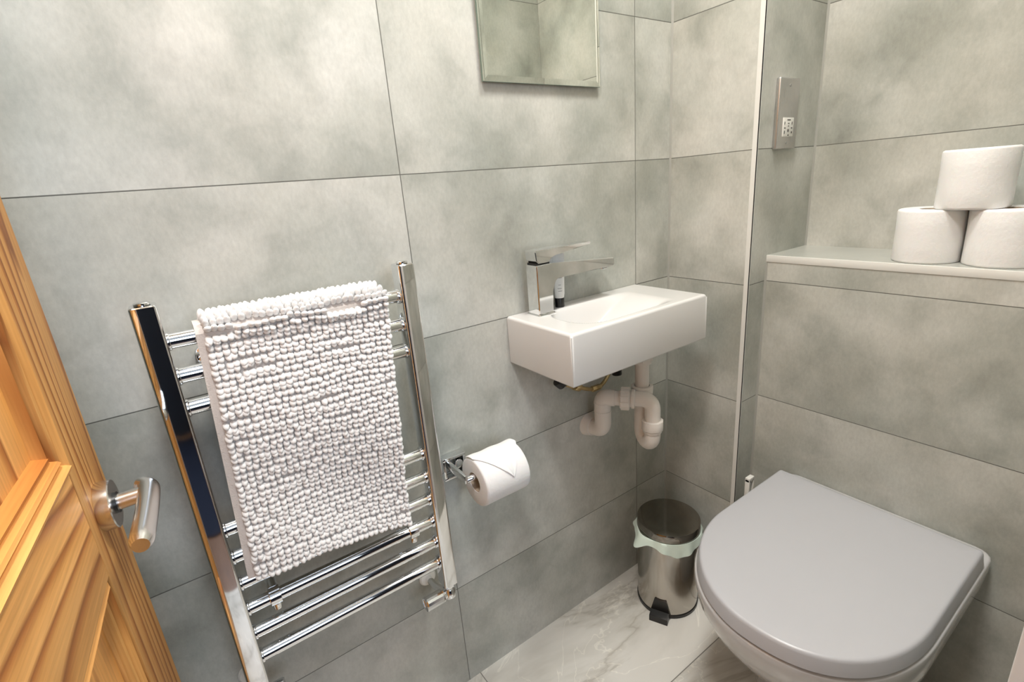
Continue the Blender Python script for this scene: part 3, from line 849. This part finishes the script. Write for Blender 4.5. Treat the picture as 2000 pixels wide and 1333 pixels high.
# ------------------------------------------------------------------ shaver socket
shv = thing('shaver_socket', 'tall brushed steel shaver socket plate on the narrow side wall', 'socket', (0.10, YW, 1.245))
bm = bmesh.new(); box(bm, 0.0585, 0.1415, YW - 0.010, YW, 1.1745, 1.3195, 0.003, 3); obj('plate', bm, brushed('socket_plate_steel', (0.62, 0.61, 0.61), 0.32, (1, 1, 0.03)), shv)
bm = bmesh.new(); box(bm, 0.0790, 0.1230, YW - 0.0115, YW - 0.0095, 1.1995, 1.2390, 0.0008); ins = obj('insert', bm, M['white_plastic'], shv, label='white plastic socket insert')
bm = bmesh.new()
def mark(x0, x1, z0, z1): box(bm, x0, x1, YW - 0.0119, YW - 0.0113, z0, z1)
mark(0.0945, 0.1085, 1.2335, 1.2352)
for xx in (0.0835, 0.1145): mark(xx, xx + 0.0022, 1.2245, 1.2305)
for xx in (0.0835, 0.1125): mark(xx, xx + 0.0050, 1.2165, 1.2185)
mark(0.0842, 0.0866, 1.2055, 1.2120); mark(0.1140, 0.1170, 1.2065, 1.2105)
mark(0.0980, 0.1040, 1.2265, 1.2278); mark(0.0985, 0.1035, 1.2210, 1.2222); mark(0.0975, 0.1000, 1.2095, 1.2150); mark(0.1020, 0.1040, 1.2095, 1.2150); mark(0.0990, 0.1050, 1.2018, 1.2036)
obj('slots', bm, M['slot'], ins, smooth=False)
for zz in (1.3040, 1.1870):
    bm = bmesh.new(); cyl(bm, (0.100, YW - 0.0095, zz), (0.100, YW - 0.0106, zz), 0.0030, n=20); obj('screw', bm, M['print'], shv)

# ------------------------------------------------------------------ toilet rolls
def roll_bm(c, r, h, axis, n=72, dents=0.0):
    c = Vector(c); bm = bmesh.new(); d = Vector(axis).normalized(); a, b = frame_of(d)
    prof = [(0.0205, 0.0), (r - 0.004, -0.0005), (r - 0.001, 0.001), (r, 0.004), (r, h * 0.33), (r, h * 0.66), (r, h - 0.004), (r - 0.001, h - 0.001), (r - 0.004, h + 0.0005), (0.0205, h), (0.0205, h * 0.5), ]
    rings = []
    for (q, z) in prof:
        ring = []
        for k in range(n):
            an = 2 * pi * k / n
            rr = q
            if q > 0.03: rr += dents * (0.5 * sin(3 * an + z * 30) + 0.35 * sin(7 * an - z * 70) + 0.3 * sin(2 * an + 1))
            ring.append(c + d * z + (a * cos(an) + b * sin(an)) * rr)
        rings.append(ring)
    vr = [[bm.verts.new(p) for p in rg] for rg in rings]
    m_ = len(vr)
    for i in range(m_):
        for k in range(n):
            bm.faces.new((vr[i][k], vr[i][(k + 1) % n], vr[(i + 1) % m_][(k + 1) % n], vr[(i + 1) % m_][k]))
    return bm
def core_bm(c, h, axis):
    bm = bmesh.new(); c = Vector(c)
    lathe(bm, c, [(0.0204, 0.001), (0.0204, h - 0.001), (0.0190, h - 0.001), (0.0190, 0.001), (0.0204, 0.001)], 40, axis, cap0=False, cap1=False)
    return bm
GR = 'spare toilet rolls stacked on the shelf'
ZS = 0.938
rh = 0.100
for (x, y, z, lab) in ((0.135, -0.512, ZS, 'lower left toilet roll of the stack standing on the shelf'),
                       (0.139, -0.622, ZS, 'lower right toilet roll of the stack standing on the shelf'),
                       (0.135, -0.568, ZS + rh + 0.001, 'topmost toilet roll resting across the two lower rolls')):
    h = rh if z == ZS else 0.103
    t = thing('toilet_roll', lab, 'toilet roll', (x, y, z), GR)
    bm = roll_bm((x, y, z), 0.054, h, (0, 0, 1), dents=0.0007)
    # loose outer sheet edge
    rng = [radians(200 + k * 4) for k in range(16)]
    obj('tissue', bm, M['paper'], t, ang=50)
    obj('core', core_bm((x, y, z), h, (0, 0, 1)), M['card'], t)
# roll on the wall holder
RX0, RX1, RY, RZc, RR = -0.7005, -0.598, -0.0875, 0.5885, 0.0505
t = thing('toilet_roll', 'toilet roll with a pointed folded end on the chrome wall holder', 'toilet roll', (RX0, RY, RZc), 'toilet roll in use')
obj('tissue', roll_bm((RX0, RY, RZc), RR, RX1 - RX0, (1, 0, 0), dents=0.0003), M['paper'], t, ang=50)
obj('core', core_bm((RX0, RY, RZc), RX1 - RX0, (1, 0, 0)), M['card'], t)
bm = bmesh.new()        # folded V flap, angle measured from straight up towards the room
NA, NB = 24, 16
L_ = RX1 - RX0
def flap_pt(i, j, off):
    an = radians(-30 + 108 * i / NA)
    f = i / NA; f0 = 0.30
    k = 1.0 if f < f0 else max(0.0, 1 - (f - f0) / (1 - f0))
    tipx = RX0 + 0.60 * L_
    xl = RX0 - 0.000 if f < f0 else tipx - (tipx - RX0) * k
    xr = RX1 + 0.0015 if f < f0 else tipx + (RX1 + 0.0015 - tipx) * k
    x = xl + (xr - xl) * j / NB
    r = RR + off + 0.0006 * sin(j * 0.9)
    return Vector((x, RY - r * sin(an), RZc + r * cos(an)))
for off in (0.0008, 0.0026):
    g = [[bm.verts.new(flap_pt(i, j, off)) for j in range(NB + 1)] for i in range(NA + 1)]
    for i in range(NA):
        for j in range(NB): bm.faces.new((g[i][j], g[i][j + 1], g[i + 1][j + 1], g[i + 1][j]))
    if off == 0.0008: ga = g
for i in range(NA):
    bm.faces.new((ga[i][0], ga[i + 1][0], g[i + 1][0], g[i][0])); bm.faces.new((ga[i][NB], g[i][NB], g[i + 1][NB], ga[i + 1][NB]))
bmesh.ops.remove_doubles(bm, verts=bm.verts, dist=1e-6)
obj('folded_end', bm, M['paper'], t, ang=60)

hold = thing('roll_holder', 'square chrome toilet roll holder on the wall beside the towel rail', 'toilet roll holder', (-0.70, 0.0, 0.598))
bm = bmesh.new()
qx0, qx1, qz0, qz1 = -0.7320, -0.6800, 0.570, 0.620
for a in ((qx0, qx1, qz1 - 0.006, qz1), (qx0, qx1, qz0, qz0 + 0.005), (qx0, qx0 + 0.006, qz0 + 0.005, qz1 - 0.006), (qx1 - 0.006, qx1, qz0 + 0.005, qz1 - 0.006)):
    box(bm, a[0], a[1], -0.020, -0.0005, a[2], a[3], 0.0006)
obj('wall_frame', bm, M['chrome'], hold)
bm = bmesh.new(); cyl(bm, (-0.698, -0.0005, 0.600), (-0.698, -0.022, 0.600), 0.010, n=24, bev=0.001); obj('screw_boss', bm, M['chrome'], hold)
bm = bmesh.new()
box(bm, -0.7245, -0.7175, -0.094, -0.010, 0.5975, 0.6145, 0.0008)
obj('arm', bm, M['chrome_soft'], hold)
bm = bmesh.new()
cyl(bm, (-0.7180, -0.0875, 0.6005), (-0.590, -0.0875, 0.6005), 0.0062, n=24, bev=0.0008)
obj('spindle', bm, M['chrome'], hold)

# ------------------------------------------------------------------ toilet
CYT = -0.521
def d_outline(xb, xf, xs, hyL, hyR, nL, nR, cr=0.012, cy=CYT, N=26):
    """D shaped outline: straight back at xb, straight sides to xs, superelliptic nose to xf. Left = wall side (+y)."""
    pts = []
    for k in range(5):      # back left corner
        a = radians(90 * k / 4); pts.append((xb - cr + cr * cos(a), cy + hyL - cr + cr * sin(a)))
    for k in range(1, 9): pts.append((xb - cr + (xs - xb + cr) * k / 9, cy + hyL))
    for k in range(N):
        a = pi / 2 * k / N
        pts.append((xs - (xs - xf) * max(0, sin(a)) ** (2 / nL), cy + hyL * max(0, cos(a)) ** (2 / nL)))
    for k in range(N, -1, -1):
        a = pi / 2 * k / N
        pts.append((xs - (xs - xf) * max(0, sin(a)) ** (2 / nR), cy - hyR * max(0, cos(a)) ** (2 / nR)))
    for k in range(8, 0, -1): pts.append((xb - cr + (xs - xb + cr) * k / 9, cy - hyR))
    for k in range(5):
        a = radians(-90 + 90 * k / 4); pts.append((xb - cr + cr * cos(a), cy - hyR + cr + cr * sin(a)))
    return pts
def inset(pts, d):
    n = len(pts); out = []
    for i in range(n):
        a = Vector(pts[i - 1]); b = Vector(pts[(i + 1) % n]); t_ = (b - a)
        if t_.length < 1e-9: t_ = Vector((1, 0))
        t_.normalize(); nn = Vector((t_.y, -t_.x))     # outline runs counter-clockwise seen from +z or not; fixed below
        out.append((pts[i][0] + nn.x * d * SGN, pts[i][1] + nn.y * d * SGN))
    return out
SGN = -1
wc = thing('toilet', 'back-to-wall white toilet with closed grey-white lid', 'toilet', (-0.15, CYT, 0.0))
pan = []
lv_ = [(0.0, -0.255, -0.10, 0.128, 2.2), (0.04, -0.258, -0.10, 0.128, 2.2), (0.10, -0.270, -0.11, 0.132, 2.2), (0.16, -0.305, -0.13, 0.142, 2.15), (0.21, -0.350, -0.16, 0.158, 2.1), (0.26, -0.398, -0.19, 0.174, 2.1),
       (0.31, -0.435, -0.21, 0.188, 2.1), (0.35, -0.456, -0.225, 0.195, 2.1), (0.38, -0.464, -0.23, 0.1965, 2.1), (0.392, -0.4645, -0.23, 0.1965, 2.1)]
for z, xf, xs_, hy, n_ in lv_:
    pan.append([Vector((x, y, z)) for x, y in d_outline(0.0715, xf, xs_, hy, hy, n_ - 0.1, n_ + 0.15, 0.03 if z > 0.3 else 0.012)])
top = d_outline(0.0715, -0.4645, -0.23, 0.1965, 0.1965, 2.0, 2.25, 0.03)
pan.append([Vector((x, y, 0.3955)) for x, y in inset(top, 0.0015)])
pan.append([Vector((x, y, 0.397)) for x, y in inset(top, 0.005)])
pan.append([Vector((x, y, 0.397)) for x, y in inset(top, 0.03)])
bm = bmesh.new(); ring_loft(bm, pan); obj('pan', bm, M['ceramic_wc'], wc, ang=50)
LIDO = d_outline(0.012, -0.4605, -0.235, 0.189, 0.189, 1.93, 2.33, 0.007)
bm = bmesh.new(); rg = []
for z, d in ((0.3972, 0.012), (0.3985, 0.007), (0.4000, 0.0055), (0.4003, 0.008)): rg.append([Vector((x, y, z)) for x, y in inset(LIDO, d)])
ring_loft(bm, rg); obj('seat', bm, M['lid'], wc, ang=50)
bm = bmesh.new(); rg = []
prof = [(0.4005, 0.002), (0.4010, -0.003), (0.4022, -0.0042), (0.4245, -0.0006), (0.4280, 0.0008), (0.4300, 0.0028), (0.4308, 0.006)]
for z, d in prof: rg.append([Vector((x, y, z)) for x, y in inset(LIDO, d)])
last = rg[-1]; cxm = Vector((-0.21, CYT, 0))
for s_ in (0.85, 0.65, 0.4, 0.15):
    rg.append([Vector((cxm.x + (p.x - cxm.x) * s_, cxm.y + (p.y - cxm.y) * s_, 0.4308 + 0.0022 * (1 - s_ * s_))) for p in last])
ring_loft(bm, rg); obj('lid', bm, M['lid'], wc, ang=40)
bm = bmesh.new()
bm.free()
for yy in (CYT - 0.075, CYT + 0.075):
    bm = bmesh.new(); cyl(bm, (0.028, yy - 0.02, 0.407), (0.028, yy + 0.02, 0.407), 0.0095, n=24, bev=0.001)
    obj('hinge', bm, M['chrome'], wc)

# toilet brush between the pan and the pier
tbx, tby = -0.014, -0.272
br = thing('toilet_brush', 'white plastic toilet brush standing between the toilet and the pier', 'toilet brush', (tbx, tby, 0.0))
bm = bmesh.new(); lathe(bm, (tbx, tby, 0), [(0.036, 0), (0.038, 0.002), (0.041, 0.10), (0.041, 0.103), (0.036, 0.104), (0.034, 0.02), (0.0, 0.015)], 36, cap1=False); obj('holder', bm, M['white_plastic'], br)
bm = bmesh.new(); lathe(bm, (tbx, tby, 0.02), [(0.012, 0), (0.030, 0.01), (0.030, 0.055), (0.012, 0.065)], 28); obj('brush_head', bm, M['white_plastic'], br)
bm = bmesh.new()
cyl(bm, (tbx, tby, 0.08), (tbx, tby, 0.30), 0.005, n=16)
hw = 0.0115
for a, b in ((tbx - hw, tbx - hw + 0.006), (tbx + hw - 0.005, tbx + hw)):
    box(bm, a, b, tby - 0.006, tby + 0.006, 0.30, 0.386, 0.0012)
box(bm, tbx - hw, tbx + hw, tby - 0.006, tby + 0.006, 0.378, 0.390, 0.0015); box(bm, tbx - hw, tbx + hw, tby - 0.006, tby + 0.006, 0.292, 0.305, 0.0015)
obj('handle', bm, M['white_plastic'], br)

# ------------------------------------------------------------------ pedal bin
BX, BY, BR = -0.158, -0.136, 0.0800
bn = thing('pedal_bin', 'small steel pedal bin in the corner under the basin', 'bin', (BX, BY, 0.0))
bm = bmesh.new(); lathe(bm, (BX, BY, 0), [(BR - 0.004, 0), (BR + 0.0012, 0.001), (BR + 0.0018, 0.010), (BR + 0.0003, 0.012)], 64); obj('base_ring', bm, M['black'], bn)
bm = bmesh.new(); lathe(bm, (BX, BY, 0), [(BR, 0.011), (BR, 0.238), (BR - 0.001, 0.240), (BR - 0.004, 0.240), (BR - 0.005, 0.05), (0.0, 0.04)], 72, cap0=False, cap1=False); obj('body', bm, M['bin_steel'], bn)
bm = bmesh.new(); lathe(bm, (BX, BY, 0), [(BR + 0.0005, 0.239), (BR + 0.0018, 0.240), (BR + 0.0018, 0.2615), (BR + 0.0006, 0.2640), (BR - 0.002, 0.2645), (BR - 0.025, 0.2655), (BR - 0.05, 0.2660), (0.0, 0.2662)], 72, cap1=False); obj('lid', bm, M['bin_lid'], bn, ang=30)
bm = bmesh.new()       # liner folded over the rim
NN = 120; rings = []
def liner(an, f):
    # an world angle; f 0 (rim) .. 1 (hem)
    drop = 0.013 + 0.020 * max(0, cos(1.3 * (an - radians(238)))) ** 2 + 0.0025 * sin(5 * an) + 0.0015 * sin(11 * an + 1)
    out = 0.004 + 0.006 * f + 0.0025 * f * sin(9 * an) + 0.0015 * f * sin(17 * an + 2)
    lobe = math.exp(-((((an - radians(168) + pi) % (2 * pi)) - pi) / 0.24) ** 2)
    out += 0.014 * lobe * (0.3 + f); drop += 0.014 * lobe
    return BR + out, 0.2415 - drop * f
for f in (0, 0.25, 0.5, 0.75, 1.0):
    rings.append([Vector((BX + liner(2 * pi * k / NN, f)[0] * cos(2 * pi * k / NN), BY + liner(2 * pi * k / NN, f)[0] * sin(2 * pi * k / NN), liner(2 * pi * k / NN, f)[1])) for k in range(NN)])
inner = [[Vector((BX + (p.x - BX) * 0.985, BY + (p.y - BY) * 0.985, p.z)) for p in r] for r in reversed(rings)]
ring_loft(bm, rings + inner + [[p.copy() for p in rings[0]]], False, False)
bmesh.ops.remove_doubles(bm, verts=bm.verts, dist=1e-6)
obj('bin_liner', bm, M['bag'], bn, label='pale green plastic liner folded over the rim', ang=70)
pd = Vector((-0.90, -0.43, 0)).normalized(); pq = Vector((-pd.y, pd.x, 0))
def pbox(bm, d0, d1, q0, q1, z0, z1, taper=1.0, zd=0.0):
    c = Vector((BX, BY, 0)); vs = []
    for d_, k in ((d0, taper), (d1, 1.0)):
        for z in (z0, z1):
            for q in (q0, q1): vs.append(bm.verts.new(c + pd * d_ + pq * q * k + Vector((0, 0, z + (zd if d_ == d1 else 0)))))
    for f in ((0, 1, 3, 2), (4, 6, 7, 5), (0, 4, 5, 1), (2, 3, 7, 6), (0, 2, 6, 4), (1, 5, 7, 3)): bm.faces.new([vs[i] for i in f])
bm = bmesh.new()
pbox(bm, BR - 0.001, BR + 0.024, -0.024, 0.024, 0.002, 0.022, 1.0, -0.004)
for (z0, z1, hw0, hw1) in ((0.012, 0.056, 0.027, 0.016),):
    c = Vector((BX, BY, 0)); vs = []
    for d_ in (BR - 0.004, BR + 0.0035):
        for z, hw_ in ((z0, hw0), (z1, hw1)):
            for q in (-hw_, hw_): vs.append(bm.verts.new(c + pd * d_ + pq * q + Vector((0, 0, z))))
    for f in ((0, 1, 3, 2), (4, 6, 7, 5), (0, 4, 5, 1), (2, 3, 7, 6), (0, 2, 6, 4), (1, 5, 7, 3)): bm.faces.new([vs[i] for i in f])
obj('pedal', bm, M['black'], bn, smooth=False)
bm = bmesh.new()
c = Vector((BX, BY, 0)) - pd * (BR + 0.002)
cyl(bm, c + pq * 0.022 + Vector((0, 0, 0.250)), c - pq * 0.022 + Vector((0, 0, 0.250)), 0.006, n=16)
obj('hinge', bm, M['black'], bn)

# ------------------------------------------------------------------ dark slab added in the hall to blacken reflections in the chrome
bm = newbox(-1.75, -0.6, -2.3, -1.28, -0.004, 0.006, bev=0.003)
tag(obj('reflection_slab', bm, simple('navy_slab', (0.012, 0.018, 0.04), 0.95, noise=0.2, nscale=60), origin=(-1.17, -1.8, -0.004)), 'dark navy slab added on the hall floor to darken the chrome reflections', 'reflection_slab')
